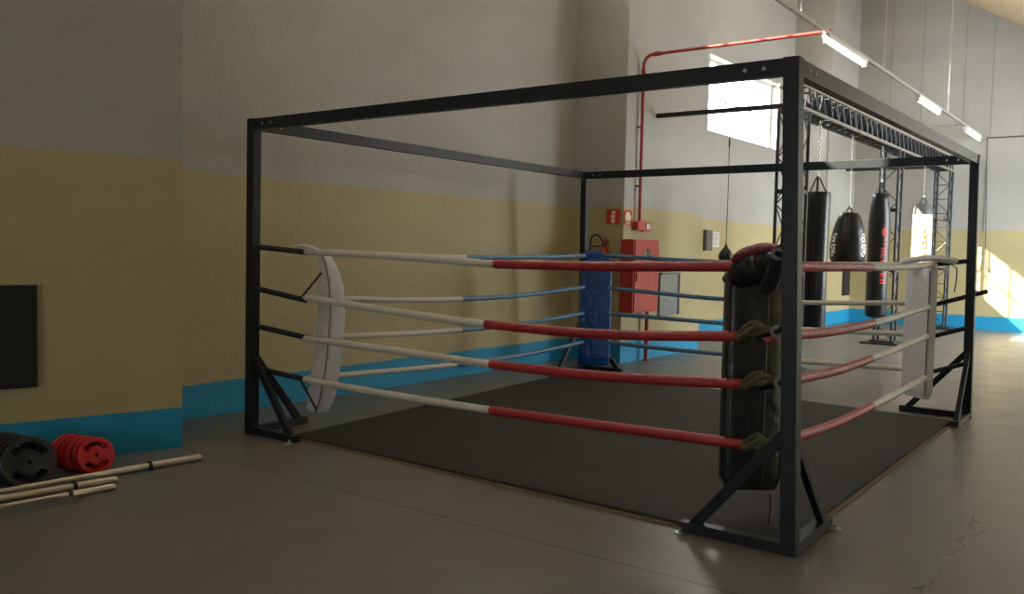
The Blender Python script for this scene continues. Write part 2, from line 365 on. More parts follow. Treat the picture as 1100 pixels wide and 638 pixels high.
# ------------------------------------------------------------------ canvas
can = thing('ring_canvas', (-2.2, 2.5, 0), 'flat black canvas floor mat of the boxing ring', 'ring mat')
bm = B(); bm2 = B()
mp_ = [(-4.02, .13), (-.10, .09), (-.10, 4.55), (-2.2, 4.72), (-4.38, 4.72)]
prism(bm, mp_, 0, .028); part('canvas', bm, 'canvas', can, bevel=.006)
prism(bm2, [(-3.9, .105), (-.58, .068), (-.58, .09), (-3.9, .13)], 0, .012); part('wooden_edge', bm2, 'wood', can, label='plywood edge showing along the front')
bm2 = B(); prism(bm2, [(-.10, .62), (-.072, .62), (-.072, 4.25), (-.10, 4.25)], 0, .012); part('wooden_edge', bm2, 'wood', can, label='plywood edge showing along the right side')

# ------------------------------------------------------------------ ropes
def rope(side, lvl, fix, pts, axis, split, m1, m2, r1, r2_, label, gap=True, group=None):
    """pts run along the rope as (u, z); split is the u at which the sleeve colour changes"""
    P3 = [Vector((u, fix, z)) if axis == 'x' else Vector((fix, u, z)) for u, z in pts]
    mid = P3[len(P3)//2]
    t = thing('ring_rope', (mid.x, mid.y, mid.z), label, 'rope', group)
    S_ = spline(P3, 10)
    key = (lambda p: p.x) if axis == 'x' else (lambda p: p.y)
    a = [p for p in S_ if key(p) <= split]; b = [p for p in S_ if key(p) > split]
    if a and b:
        f = (split-key(a[-1]))/(key(b[0])-key(a[-1])); mid = a[-1].lerp(b[0], f)
        if (mid-a[-1]).length > .01: a.append(mid)
        else: a[-1] = mid
        if (b[0]-mid).length > .01: b = [mid]+b
        else: b[0] = mid
    rnd = random.Random(hash((side, lvl)) % 999 if False else ord(side)*7+lvl)
    for pl, mm, r in ((a, m1, r1), (b, m2, r2_)):
        if len(pl) < 2: continue
        # resample for small wrinkles in radius
        Q = []
        for p, q in zip(pl, pl[1:]):
            for s in range(3): Q.append(p.lerp(q, s/3))
        Q.append(pl[-1]); n = len(Q)
        rs = [r*(1+.06*(rnd.random()-.5)) for _ in Q]; rs[0] = r*.93; rs[-1] = r*.93
        bm = B(); tube(bm, Q, rs, 14); part('sleeve', bm, mm, t, smooth=60)
    return t
nm = ['top', 'second', 'third', 'bottom']
near = [[(-4.12, 1.466), (-3.17, 1.45), (-2.456, 1.427), (-2.172, 1.418), (-1.343, 1.427), (-.50, 1.452)],
        [(-4.153, 1.098), (-3.162, 1.044), (-2.266, 1.008), (-1.33, 1.009), (-.47, 1.063)],
        [(-4.15, .767), (-3.157, .754), (-2.219, .739), (-1.322, .75), (-.43, .797)],
        [(-4.146, .434), (-3.151, .421), (-2.211, .425), (-1.117, .445), (-.41, .461)]]
for i in range(4):
    rope('n', i, .33, near[i], 'x', (-2.20, -2.266, -2.219, -2.211)[i], 'wsleeve', 'red', .027, .031,
         f'{nm[i]} rope on the near side of the ring, white then red', group='near-side ring ropes')
left = [[(.40, 1.466), (1.538, 1.435), (2.334, 1.428), (3.268, 1.435), (4.70, 1.456)],
        [(.36, 1.095), (.803, 1.069), (1.546, 1.035), (2.289, 1.019), (3.283, 1.026), (4.496, 1.08), (4.7, 1.09)],
        [(.36, .775), (.807, .752), (1.553, .727), (2.283, .716), (3.294, .716), (4.511, .772), (4.7, .78)],
        [(.36, .44), (.812, .425), (1.56, .396), (2.221, .381), (3.306, .378), (4.465, .425), (4.7, .435)]]
for i in range(4):
    rope('l', i, -4.12, left[i], 'y', (2.33, 2.289, 2.283, 2.22)[i], 'wsleeve', 'bsleeve', .025, .025,
         f'{nm[i]} rope on the ring side beside the long wall, white then blue', group='wall-side ring ropes')
back = [[(-4.05, 1.468), (-3.107, 1.438), (-2.33, 1.423), (-1.432, 1.431), (-.42, 1.452)],
        [(-4.05, 1.088), (-3.094, 1.041), (-2.444, 1.022), (-1.511, 1.031), (-.614, 1.079), (-.42, 1.09)],
        [(-4.05, .775), (-3.085, .764), (-2.434, .755), (-1.5, .754), (-.601, .778), (-.42, .78)],
        [(-4.05, .43), (-3.073, .416), (-2.422, .418), (-1.487, .418), (-.587, .44), (-.42, .44)]]
for i in range(4):
    rope('b', i, 4.75, back[i], 'x', -2.05, 'bsleeve', 'wsleeve', .025, .025,
         f'{nm[i]} rope on the far side of the ring, blue then white', group='far-side ring ropes')
right = [[(.36, 1.468), (.933, 1.454), (2.49, 1.441), (3.433, 1.438), (4.66, 1.460)],
         [(.39, 1.065), (.981, 1.041), (1.698, 1.019), (2.583, 1.019), (3.508, 1.038), (4.69, 1.075)],
         [(.39, .80), (1.013, .77), (1.736, .746), (2.548, .752), (3.558, .768), (4.69, .80)],
         [(.39, .462), (1.055, .412), (1.786, .382), (2.66, .38), (3.63, .388), (4.69, .415)]]
for i in range(4):
    rope('r', i, -.33, right[i], 'y', (2.49, 2.58, 2.55, 2.66)[i], 'red', 'wsleeve', .031, .027,
         f'{nm[i]} rope on the right side of the ring, red then white', group='right-side ring ropes')
# rope knots at the near corner: olive rope loops between sleeve ends and washers
for i in range(1, 4):
    e = [None, Vector((-.165, .12, 1.127)), Vector((-.135, .12, .866)), Vector((-.143, .12, .531))][i]
    a = Vector((near[i][-1][0], .33, near[i][-1][1])); t = thing('rope_knot', a, f'olive rope knot tying the {nm[i]} red rope at the nearest corner', 'rope knot', 'olive rope knots at the nearest corner')
    bm = B()
    for ph in (0, 2.1, 4.2):
        pts = []
        for s in range(15):
            f = s/14; p = a.lerp(e, f); w = .036*math.sin(PI*min(1, f*1.15+.05))
            pts.append(p+Vector((w*.5*math.cos(ph+f*5), -.02-.06*math.sin(PI*f)+w*.6*math.sin(ph+f*5), w*math.cos(ph+f*5)+.03*math.sin(PI*f))))
        tube(bm, pts, .017, 8)
    part('loop', bm, 'rope', t, smooth=60)

# ------------------------------------------------------------------ corner pads
def pad(secs, root, mt, n_exp=4.5, seg=32, name='cushion'):
    """secs: (z, cx, cy, width, thickness, angle of the back normal)"""
    bm = B(); rings = []
    for z, cx, cy, w, t, a in secs:
        ring = []
        for k in range(seg):
            th = 2*PI*k/seg; c, s = math.cos(th), math.sin(th)
            x = math.copysign(abs(c)**(2/n_exp), c)*w/2; y = math.copysign(abs(s)**(2/n_exp), s)*t/2
            # local x = along width, local y = along back normal
            nx, ny = math.cos(a), math.sin(a)
            ring.append(bm.verts.new((cx+x*-ny+y*nx, cy+x*nx+y*ny, z)))
        rings.append(ring)
    for a_, b_ in zip(rings, rings[1:]):
        for k in range(seg): bm.faces.new((a_[k], a_[(k+1)%seg], b_[(k+1)%seg], b_[k]))
    bm.faces.new(rings[0][::-1]); bm.faces.new(rings[-1])
    return part(name, bm, mt, root, smooth=50)
def lerp_secs(keys, n):
    out = []
    for i in range(n+1):
        z = keys[0][0]+(keys[-1][0]-keys[0][0])*i/n
        for k0, k1 in zip(keys, keys[1:]):
            if k0[0] <= z+1e-9 <= k1[0]+1e-6:
                f = (z-k0[0])/(k1[0]-k0[0]); f = f
                out.append(tuple([z]+[k0[j]+(k1[j]-k0[j])*f for j in range(1, 6)])); break
    return out
# nearest corner: black, wide back towards the camera
aA = math.atan2(-.80, .60)
t = thing('corner_pad', (-.43, .47, .214), 'black vinyl corner pad hanging behind the nearest post', 'corner pad')
AX, AY = -.435, .475
pA = pad(lerp_secs([(.19, AX, AY, .28, .15, aA), (.22, AX, AY, .34, .16, aA), (.9, AX, AY, .345, .17, aA), (1.33, AX, AY, .345, .17, aA), (1.41, AX, AY, .31, .14, aA)], 20), t, 'kpad')
nx, ny = math.cos(aA), math.sin(aA)
for sgn in (-1, 1, .28):
    w = .163*sgn; y = .084 if abs(sgn) < 1 else .076
    bm = B(); tube(bm, [(AX+w*-ny+y*nx, AY+w*nx+y*ny, z) for z in (.215, .5, .8, 1.1, 1.38)], .006, 6); part('piping', bm, 'kpad', t, smooth=60)
bm = B(); tube(bm, [(AX+w*-ny+.086*nx, AY+w*nx+.086*ny, 1.385) for w in (-.155, 0, .155)], .006, 6); part('top_piping', bm, 'piping', t, smooth=60)
bm = B(); tube(bm, spline([(-.27, .36, .20), (-.262, .355, .12), (-.27, .35, .03)], 4), .004, 6); part('cord', bm, 'strap', t, smooth=60)
# cover folded over its top with the maroon sleeve above
t2 = thing('pad_cover', (-.38, .36, 1.38), 'maroon and black wrap bunched over the top of the nearest corner pad', 'cover')
rnd = random.Random(4)
bm = B(); pts = spline([(-.60, .42, 1.375), (-.50, .38, 1.40), (-.38, .33, 1.45), (-.28, .28, 1.48), (-.20, .18, 1.50)], 7)
tube(bm, pts, [(.018+.085*math.sin(PI*min(1, (i+.5)/(len(pts)+4))))*(1+.12*rnd.random()) for i in range(len(pts))], 14, flat=.9); part('black_cloth', bm, 'kpad', t2, smooth=50)
bm = B(); pts = spline([(-.30, .26, 1.33), (-.25, .22, 1.39), (-.21, .17, 1.45), (-.185, .13, 1.50)], 7)
tube(bm, pts, [.045*(1+.15*rnd.random()) for _ in pts], 12, flat=.8); part('hanging_fold', bm, 'kpad', t2, smooth=50)
bm = B(); pts = spline([(-.51, .31, 1.485), (-.45, .29, 1.515), (-.38, .27, 1.535), (-.29, .23, 1.555), (-.20, .16, 1.555)], 7)
tube(bm, pts, [.014+.034*math.sin(PI*(i+1)/(len(pts)+1))+.005*rnd.random() for i in range(len(pts))], 12, flat=.75); part('maroon_sleeve', bm, 'maroon', t2, smooth=40)
bm = B(); tube(bm, spline([(-.50, .30, 1.452), (-.40, .27, 1.458), (-.30, .22, 1.475), (-.20, .13, 1.51)], 7), .024, 8); part('rope_end', bm, 'strap', t2, smooth=50)
# white pad at the left corner, seen almost edge on, bowed
aB = math.atan2(-.92, -.38)
t = thing('corner_pad', (-4.02, .38, .17), 'bowed white vinyl corner pad hanging at the left corner of the ring', 'corner pad')
kb = [(.165, -4.13, .47), (.3, -4.08, .475), (.6, -4.03, .49), (.95, -4.00, .495), (1.2, -4.005, .49), (1.36, -4.03, .475), (1.43, -4.05, .465)]
wd = [.28, .36, .37, .37, .34, .24, .14]; th = [.13, .15, .15, .145, .14, .11, .08]
pad(lerp_secs([(k[0], k[1], k[2], w, h, aB) for k, w, h in zip(kb, wd, th)], 26), t, 'wpad')
bm = B(); nx, ny = math.cos(aB), math.sin(aB)
tube(bm, spline([(k[1]+w*.475*-ny+h*.475*nx, k[2]+w*.475*nx+h*.475*ny, k[0]) for k, w, h in zip(kb, wd, th)], 5), .007, 6); part('piping', bm, 'piping', t, smooth=60, label='dark grey seam down its edge')
for p, q in (((-4.14, .30, 1.09), (-3.93, .33, 1.30)), ((-4.13, .30, .43), (-3.98, .33, .21))):
    bm = B(); bar(bm, Vector(p), Vector(q), .02, .008); part('tie_strap', bm, 'strap', t)
bm = B(); tube(bm, spline([(-4.22, .26, 1.485), (-4.14, .29, 1.515), (-4.02, .31, 1.50), (-3.96, .32, 1.475)], 6), [.006]+[.022]*17+[.008], 10, flat=.5); part('top_flap', bm, 'wpad', t, smooth=50)
# blue pad at the back corner
aC = math.atan2(.72, -.70)
t = thing('corner_pad', (-4.05, 4.68, .15), 'blue vinyl corner pad hanging at the back corner of the ring', 'corner pad')
pad(lerp_secs([(.15, -4.04, 4.68, .33, .10, aC), (.19, -4.04, 4.68, .38, .13, aC), (.8, -4.04, 4.68, .38, .14, aC), (1.38, -4.04, 4.68, .37, .13, aC), (1.44, -4.04, 4.68, .33, .10, aC)], 20), t, 'bpad')
bm = B(); pad(lerp_secs([(1.34, -4.04, 4.62, .22, .035, aC), (1.38, -4.04, 4.62, .24, .04, aC), (1.48, -4.05, 4.635, .23, .08, aC), (1.525, -4.06, 4.66, .15, .07, aC)], 10), t, 'bpad', 3, 24, 'top_flap')
bm.free()
# white pad at the right corner
aD = math.atan2(.72, .70)
t = thing('corner_pad', (-.42, 4.63, .20), 'straight white vinyl corner pad hanging at the far right corner of the ring', 'corner pad')
pad(lerp_secs([(.20, -.43, 4.62, .34, .07, aD), (.25, -.43, 4.62, .40, .10, aD), (.8, -.43, 4.62, .40, .11, aD), (1.38, -.43, 4.62, .40, .10, aD), (1.46, -.42, 4.63, .36, .07, aD)], 20), t, 'wpad')
bm = B(); nx, ny = math.cos(aD), math.sin(aD)
tube(bm, [(-.43-.192*-ny-.045*nx, 4.62-.192*nx-.045*ny, z) for z in (.24, .8, 1.4)], .007, 6); part('piping', bm, 'piping', t, smooth=60, label='dark grey seam down its edge')
bm = B(); tube(bm, spline([(-.62, 4.56, 1.46), (-.50, 4.60, 1.50), (-.36, 4.66, 1.515), (-.27, 4.72, 1.505), (-.16, 4.80, 1.49)], 6), [.01]+[.055]*23+[.02], 12, flat=.55); part('top_flap', bm, 'wpad', t, smooth=50)
bm = B(); tube(bm, spline([(-.20, 4.78, 1.45), (-.165, 4.80, 1.42), (-.165, 4.80, 1.30), (-.175, 4.79, 1.20)], 5), .010, 6, flat=.5); part('hanging_strap', bm, 'strap', t, smooth=60)

# ------------------------------------------------------------------ truss gantry with punching bags
TX = -2.5; TW = .29
g = thing('truss_gantry', (TX, 11.9, 0), 'dark lattice truss on towers behind the ring, carrying the punching bags', 'truss')
z0, z1 = 3.37, 3.66; ya, yb = 6.85, 16.42
bmu = part('top_beam', (lambda b_: (box(b_, (TX-TW/2-.02, ya-.02, z0-.02), (TX-TW/2+.02, yb, z0+.02)), b_)[1])(B()), 'truss', g)
for dx, z in ((1, z0), (-1, z1), (1, z1)):
    bm = B(); tube(bm, [(TX+dx*TW/2, ya-.15, z), (TX+dx*TW/2, yb+.06, z)], .024, 10); part('chord', bm, 'truss_lit', bmu, smooth=40)
bm = B(); n = 33; st = (yb-ya)/n
for i in range(n):
    y = ya+i*st; q = y+st/2
    for dx in (-1, 1):
        x = TX+dx*TW/2
        tube(bm, [(x, y, z0), (x, q, z1)], .012, 6); tube(bm, [(x, q, z1), (x, y+st, z0)], .012, 6)
    for z in (z0, z1):
        tube(bm, [(TX-TW/2, y, z), (TX+TW/2, q, z)], .010, 6); tube(bm, [(TX+TW/2, q, z), (TX-TW/2, y+st, z)], .010, 6)
    if i % 3 == 1: bar(bm, (TX, y, z0+.02), (TX, y, z1-.02), .26, .04)
part('lattice', bm, 'truss', bmu)
for yc in (6.9, 11.9, 16.28):
    bm = B(); box(bm, (TX-.33, yc-.33, 0), (TX+.33, yc+.33, .03)); box(bm, (TX-.2, yc-.2, .03), (TX+.2, yc+.2, .06))
    tw = part('tower_base', bm, 'truss', g, bevel=.004)
    for dx in (-1, 1):
        for dy in (-1, 1):
            bm = B(); x, y = TX+dx*TW/2, yc+dy*TW/2
            tube(bm, [(x, y, .06), (x, y, z0)], .022, 10); part('leg', bm, 'truss', tw, smooth=40)
    bm = B(); nz = 11; sz = (z0-.1)/nz
    for i in range(nz):
        z = .08+i*sz
        for dx in (-1, 1):
            x = TX+dx*TW/2; s = 1 if i % 2 else -1
            tube(bm, [(x, yc-s*TW/2, z), (x, yc+s*TW/2, z+sz)], .009, 6)
        s = 1 if i % 2 else -1
        tube(bm, [(TX-s*TW/2, yc-TW/2, z), (TX+s*TW/2, yc-TW/2, z+sz)], .009, 6)
        if yc > 15: tube(bm, [(TX-TW/2, yc-TW/2, z), (TX+TW/2, yc-TW/2, z)], .010, 6)
    for z in (1.25, 2.3):
        for dy in (-1, 1): box(bm, (TX-TW/2, yc+dy*TW/2-.012, z), (TX+TW/2, yc+dy*TW/2+.012, z+.05))
        for dx in (-1, 1): box(bm, (TX+dx*TW/2-.012, yc-TW/2, z), (TX+dx*TW/2+.012, yc+TW/2, z+.05))
    part('lattice', bm, 'truss', tw)
def chain(bm, x, y, za, zb, r=.012, link=.05):
    n = max(2, int((zb-za)/link)); l = (zb-za)/n
    for i in range(n):
        zc = za+(i+.5)*l; h = l*.62
        dx, dy = ((1, 0) if i % 2 else (0, 1))
        pts = [(x+dx*r*math.cos(t)*1.1, y+dy*r*math.cos(t)*1.1, zc+h*math.sin(t)) for t in (2*PI*k/10 for k in range(11))]
        tube(bm, pts, r*.33, 5, caps=False)
def decal(root, cx, cy, rfun, ang0, ztop, cell_a, cell_z, rows, mt, name='print'):
    """rows of a bitmap wrapped on the bag; ang0 is the left edge angle, increasing to the right as seen from outside"""
    bm = B()
    for j, row in enumerate(rows):
        for i, ch in enumerate(row):
            if ch == '.': continue
            a0, a1 = ang0+i*cell_a, ang0+(i+1)*cell_a; za, zb = ztop-j*cell_z, ztop-(j+1)*cell_z
            def P(a, z, o=.003): r = rfun(z)+o; return bm.verts.new((cx+r*math.cos(a), cy+r*math.sin(a), z))
            bm.faces.new((P(a0, za), P(a0, zb), P(a1, zb), P(a1, za)))
    bmesh.ops.remove_doubles(bm, verts=bm.verts, dist=.0005)
    return part(name, bm, mt, root)
def bag(y, prof, z_hang, mt, label, chain_r=.012, x=TX, straps=4, sw=.012, sh=.26):
    t = thing('punching_bag', (x, y, prof[0][1]), label, 'punching bag', 'punching bags hanging from the truss')
    bm = B(); lathe(bm, prof, Matrix.Translation((x, y, 0)), 36); part('bag_body', bm, mt, t, smooth=55)
    rt_, zt = max(prof[-2][0], .05), prof[-2][1]
    bm = B(); top = zt+sh
    for k in range(straps):
        a = PI/4+k*2*PI/straps
        p = Vector((x+.93*rt_*math.cos(a), y+.93*rt_*math.sin(a), zt-.03)); q = Vector((x+.012*math.cos(a), y+.012*math.sin(a), top))
        bar(bm, p, q, sw, .006, (math.cos(a), math.sin(a), .3))
    part('strap', bm, 'strap', t)
    bm = B(); chain(bm, x, y, top-.01, z_hang, chain_r); lathe(bm, [(0, 0), (.02, .01), (.02, .05), (0, .06)], Matrix.Translation((x, y, top-.03)), 10)
    part('chain', bm, 'chain', t, smooth=50)
    return t
# 1: big black bag with wide straps
R1 = .17
t = bag(7.95, [(0, .46), (.12, .465), (R1-.01, .49), (R1, .53), (R1, 1.4), (R1+.004, 2.3), (R1-.004, 2.38), (R1-.02, 2.39), (0, 2.36)], 3.36, 'bag', 'big plain black punching bag with wide loop straps, nearest to the towers', .016, straps=3, sw=.03, sh=.22)
bm = B(); lathe(bm, [(R1+.006, 2.12), (R1+.008, 2.13), (R1+.008, 2.37), (R1+.004, 2.38)], Matrix.Translation((TX, 7.95, 0)), 36); part('collar', bm, 'bag', t, smooth=50)
# 2: teardrop bag with white emblem
def tear(z):
    pr = [(1.36, .0), (1.365, .12), (1.40, .22), (1.47, .262), (1.60, .272), (1.75, .262), (1.90, .232), (2.02, .198), (2.12, .160), (2.17, .125), (2.19, 0)]
    for (a, ra), (b, rb) in zip(pr, pr[1:]):
        if a <= z <= b: return ra+(rb-ra)*(z-a)/(b-a)
    return .1
prof = [(tear(z), z) for z in (1.3601, 1.365, 1.38, 1.40, 1.43, 1.47, 1.54, 1.60, 1.68, 1.75, 1.82, 1.90, 1.96, 2.02, 2.08, 2.12, 2.15, 2.17)]+[(0.0, 2.19)]
t = bag(9.5, prof, 3.36, 'bag', 'short black teardrop punching bag with white emblems on its sides', .009, sh=.09)
va = math.atan2(CAMPOS.y-9.5, CAMPOS.x-TX)            # bearing from which the photographer sees it
em = ['..###', '.#..#', '.###.', '#..#.', '.###.', '.....', '.####', '##.#.', '.#.##', '..##.', '.####', '#..#.', '.##..']
decal(t, TX, 9.5, tear, va+.72, 1.86, .09, .027, em, 'whiteprint', 'emblem')
decal(t, TX, 9.5, tear, va-1.17, 1.86, .09, .027, em, 'whiteprint', 'emblem')
bm = B(); box(bm, (-.02, -.006, 0), (.02, .006, .05), Matrix.Translation((TX+.16*math.cos(va), 9.5+.16*math.sin(va), 2.04)) @ Matrix.Rotation(va+PI/2, 4, 'Z')); part('logo_tab', bm, 'strap', t)
# 3: black bag with red vertical lettering
R3 = .178
def sec3(z): return R3 if z < 2.1 else R3-(z-2.1)*.13
prof = [(0, .48), (.10, .485), (.16, .51), (R3, .56), (R3, 1.2), (R3, 2.1), (R3-.02, 2.3), (R3-.045, 2.46), (R3-.05, 2.56), (R3-.075, 2.58), (0, 2.57)]
t = bag(11.25, prof, 3.36, 'bag', 'long black punching bag with red vertical lettering', .014, sh=.2)
va = math.atan2(CAMPOS.y-11.25, CAMPOS.x-TX)
L3 = ['..#....', '.......', '..###..', '.#####.', '#######', '#######', '.#####.', '..###..', '.......', '....###', '...###.', '.......', '...####', '....##.', '.......',
      '#######', '...#...', '#######', '.......', '#######', '#..#..#', '#..#..#', '.......', '#######', '#.....#', '#######', '.......', '#######', '...#..#', '.###..#', '.......', '#######', '#..#..#', '#..#..#', '.......', '#######', '....#..', '#######']
decal(t, TX, 11.25, sec3, va+.22, 2.06, .075, .0262, L3, 'redprint', 'lettering')
# 4: white bag catching the sun
R4 = .18
prof = [(0, .50), (.10, .505), (.16, .53), (R4, .58), (R4, 1.2), (R4, 2.35), (R4-.01, 2.46), (R4-.05, 2.56), (0, 2.56)]
t = bag(14.45, prof, 3.36, 'wbag', 'white punching bag with orange-red vertical lettering, last in the row', .010, sh=.15)
bm = B(); lathe(bm, [(R4+.002, 2.36), (R4+.004, 2.37), (R4-.004, 2.47), (R4-.045, 2.575)], Matrix.Translation((TX, 14.45, 0)), 36); part('top_cap', bm, 'greybox', t, smooth=50)
va = math.atan2(CAMPOS.y-14.45, CAMPOS.x-TX)
L4 = ['..##...', '####...', '.###..#', '.......', '######.', '..###..', '######.', '.......', '.#####.', '##...##', '##...##', '.......', '#######', '..#....', '..#....', '.......', '#######', '##..###', '#...#.#', '.......', '#######', '..##...', '#######', '.......', '.######', '.#..##.', '.####..']
decal(t, TX, 14.45, lambda z: R4, va+.05, 2.08, .08, .03, L4, 'orange', 'lettering')
# bars from the pillars to the truss
bm = B(); box(bm, (-4.46, 6.87, 3.40), (TX-TW/2-.02, 6.93, 3.46)); tag(finish('steel_bar', bm, 'steel', bevel=.003), 'black steel bar from the pillar across the bright window', 'steel bar')
bm = B(); box(bm, (-4.46, 15.98, 3.40), (TX-TW/2-.02, 16.04, 3.45)); tag(finish('steel_bar', bm, 'steel', bevel=.003), 'thin dark steel bar from the far pillar to the end of the truss', 'steel bar')
# small double-end ball on its cord
SX, SY = -3.36, 6.9
t = thing('speed_ball', (SX, SY, 0), 'small black pear-shaped speed ball strung on a vertical cord', 'speed ball')
bm = B(); lathe(bm, [(0, 1.385), (.05, 1.39), (.085, 1.42), (.098, 1.46), (.094, 1.50), (.07, 1.55), (.035, 1.59), (.014, 1.63), (.006, 1.67), (0, 1.675)], Matrix.Translation((SX, SY, 0)), 28); part('ball', bm, 'kpad', t, smooth=60)
bm = B(); tube(bm, [(SX, SY, 1.66), (SX+.004, SY, 2.3), (SX, SY, 2.9), (SX, SY, 3.40)], .005, 6); tube(bm, [(SX, SY, 0.0), (SX, SY, 1.39)], .005, 6)
tube(bm, [(SX, SY, 2.95), (SX, SY, 3.05)], .012, 8); part('cord', bm, 'strap', t, smooth=60)

# ------------------------------------------------------------------ lamps on their rail, conduits, red pipe
LXR, LZ = -1.9, 4.10
t = thing('lamp_rail', (LXR, 8, LZ), 'grey steel rail carrying the tube lamps, hung on thin rods', 'lamp rail')
bm = B(); box(bm, (LXR-.02, -2.5, LZ), (LXR+.02, YF, LZ+.045)); part('rail', bm, 'galv', t)
for y in (-1.5, 1.9, 5.3, 8.75, 13.2):
    bm = B(); tube(bm, [(LXR, y, LZ+.045), (LXR, y, roofz(LXR)+.02)], .008, 6); tube(bm, [(LXR, y, LZ+.04), (LXR, y, LZ+.16)], .018, 8); part('hanger_rod', bm, 'galv', t, smooth=60)
for n_, (ya_, w_) in enumerate(((6.15, 'nearest of the three lit tube lamps, above the corner of the ring frame'), (10.8, 'middle one of the three lit tube lamps on the rail'), (14.9, 'lit tube lamp nearest the far wall on the rail'))):
    t = thing('tube_lamp', (LXR, ya_+.82, LZ-.08), w_, 'ceiling lamp', 'tube lamps on the rail')
    bm = B(); box(bm, (LXR-.045, ya_, LZ-.05), (LXR+.045, ya_+1.64, LZ)); part('housing', bm, 'white', t, bevel=.006)
    bm = B(); tube(bm, [(LXR, ya_+.05, LZ-.075), (LXR, ya_+1.59, LZ-.075)], .026, 12); part('tube', bm, 'lamp', t, smooth=60)
    for e_ in (ya_, ya_+1.595):
        bm = B(); box(bm, (LXR-.03, e_, LZ-.105), (LXR+.03, e_+.045, LZ-.05)); part('end_cap', bm, 'pale', t)
bm = B(); tube(bm, [(-3.32, 14.8, LZ+.03), (LXR-.03, 14.8, LZ+.03)], .022, 10); tag(finish('conduit', bm, 'galv', smooth=60), 'pale conduit branching left from the lamp rail near the far wall', 'conduit')
t = thing('fire_pipe', (-4.38, 6.36, 1.9), 'red fire pipe rising from the alarm and crossing overhead', 'pipe')
PX = -4.39
pts = [(PX, 6.36, 1.93), (PX, 6.36, 4.02)]+[(PX+.13-.13*math.cos(a), 6.36, 4.02+.145*math.sin(a)) for a in (k*PI/12 for k in range(1, 7))]+[(-4.0, 6.36, 4.168), (-1.94, 6.36, 4.172)]
bm = B(); tube(bm, pts, .022, 12); part('pipe', bm, 'redpipe', t, smooth=60)
bm = B(); tube(bm, [(PX, 6.36, 3.86), (PX, 6.36, 3.98)], .032, 12); tube(bm, [(-4.24, 6.36, 4.166), (-4.14, 6.36, 4.167)], .032, 12); tube(bm, [(-1.99, 6.36, 4.172), (-1.92, 6.36, 4.172)], .034, 12)
part('coupling', bm, 'redpipe', t, smooth=40)
bm = B()
for z in (2.4, 3.2): box(bm, (-4.45, 6.325, z), (PX, 6.395, z+.02))
part('clamp', bm, 'redpipe', t)
# ------------------------------------------------------------------ fire equipment on the pillar
t = thing('fire_alarm', (-4.42, 6.5, 1.86), 'small red alarm box with a white button at the foot of the pipe', 'fire alarm')
bm = B(); box(bm, (-4.45, 6.28, 1.81), (-4.36, 6.45, 1.93)); part('junction_box', bm, 'redpaint', t, bevel=.006)
bm = B(); box(bm, (-4.45, 6.47, 1.80), (-4.37, 6.66, 1.93)); bb = part('call_point', bm, 'redpaint', t, bevel=.006)
bm = B(); box(bm, (-4.37, 6.52, 1.83), (-4.362, 6.62, 1.905)); part('button', bm, 'pale', bb)
t = thing('hydrant_cabinet', (-4.35, 6.3, .70), 'red metal fire hose cabinet on the pillar with a round window', 'fire cabinet')
cx0, cx1, cy0, cy1, cz0, cz1 = -4.45, -4.25, 5.97, 6.66, .70, 1.68
bm = B(); box(bm, (cx0, cy0, cz0), (cx1, cy1, cz1)); part('body', bm, 'redpaint', t, bevel=.006)
bm = B(); box(bm, (cx1, cy0+.02, cz0+.02), (cx1+.018, cy1-.01, cz1-.02)); dr = part('door', bm, 'redpaint', t, bevel=.004)
bm = B(); lathe(bm, [(0, .004), (.085, .004), (.09, 0)], axis_mtx((cx1+.018, 6.33, 1.47), (1, 0, 0)), 24); part('round_window', bm, 'dark', dr, smooth=40, label='round dark glass window')
bm = B(); box(bm, (cx1+.021, 6.25, 1.385), (cx1+.026, 6.39, 1.46)); part('sticker', bm, 'orange', dr, label='small orange sticker under the window')
bm = B(); box(bm, (cx1+.018, cy0+.05, 1.12), (cx1+.034, cy0+.075, 1.24)); part('handle', bm, 'redpipe', dr)
bm = B()
for z in (.86, 1.5): tube(bm, [(cx1+.012, cy1-.006, z-.04), (cx1+.012, cy1-.006, z+.04)], .009, 8)
part('hinge', bm, 'redpipe', dr)
bm = B(); tube(bm, [(-4.36, 6.60, 0), (-4.36, 6.60, .70)], .028, 12); lathe(bm, [(.05, 0), (.05, .02), (.03, .02)], Matrix.Translation((-4.36, 6.60, 0)), 14); part('riser_pipe', bm, 'redpipe', t, smooth=60)
t = thing('metal_panel', (-4.43, 7.4, .58), 'grey sheet metal panel beside the red fire cabinet', 'metal panel')
bm = B(); box(bm, (-4.45, 7.1, .60), (-4.42, 7.70, 1.22)); part('sheet', bm, 'stainless', t, bevel=.003)
bm = B(); box(bm, (-4.42, 7.1, 1.19), (-4.405, 7.70, 1.225)); box(bm, (-4.42, 7.675, .60), (-4.405, 7.70, 1.19)); part('rim', bm, 'greybox', t)
bm = B(); box(bm, (-4.45, 8.5-.10, .31), (-4.435, 8.5-.04, .33)); bm.free()
t = thing('fire_sign', (-4.61, 6.03, 1.9), 'red square sign with a pale extinguisher pictogram, left of the pillar edge', 'sign', 'fire signs')
bm = B(); box(bm, (-4.71, 6.018, 1.885), (-4.50, 6.03, 2.08)); part('board', bm, 'signred', t)
bm = B(); box(bm, (-4.635, 6.012, 1.90), (-4.575, 6.018, 1.955)); box(bm, (-4.635, 6.012, 1.965), (-4.575, 6.018, 2.01)); box(bm, (-4.625, 6.012, 2.02), (-4.57, 6.018, 2.06)); part('pictogram', bm, 'signpale', t)
t = thing('fire_sign', (-4.45, 6.15, 1.9), 'red and cream fire sign on the lit pillar face, right of the pillar edge', 'sign', 'fire signs')
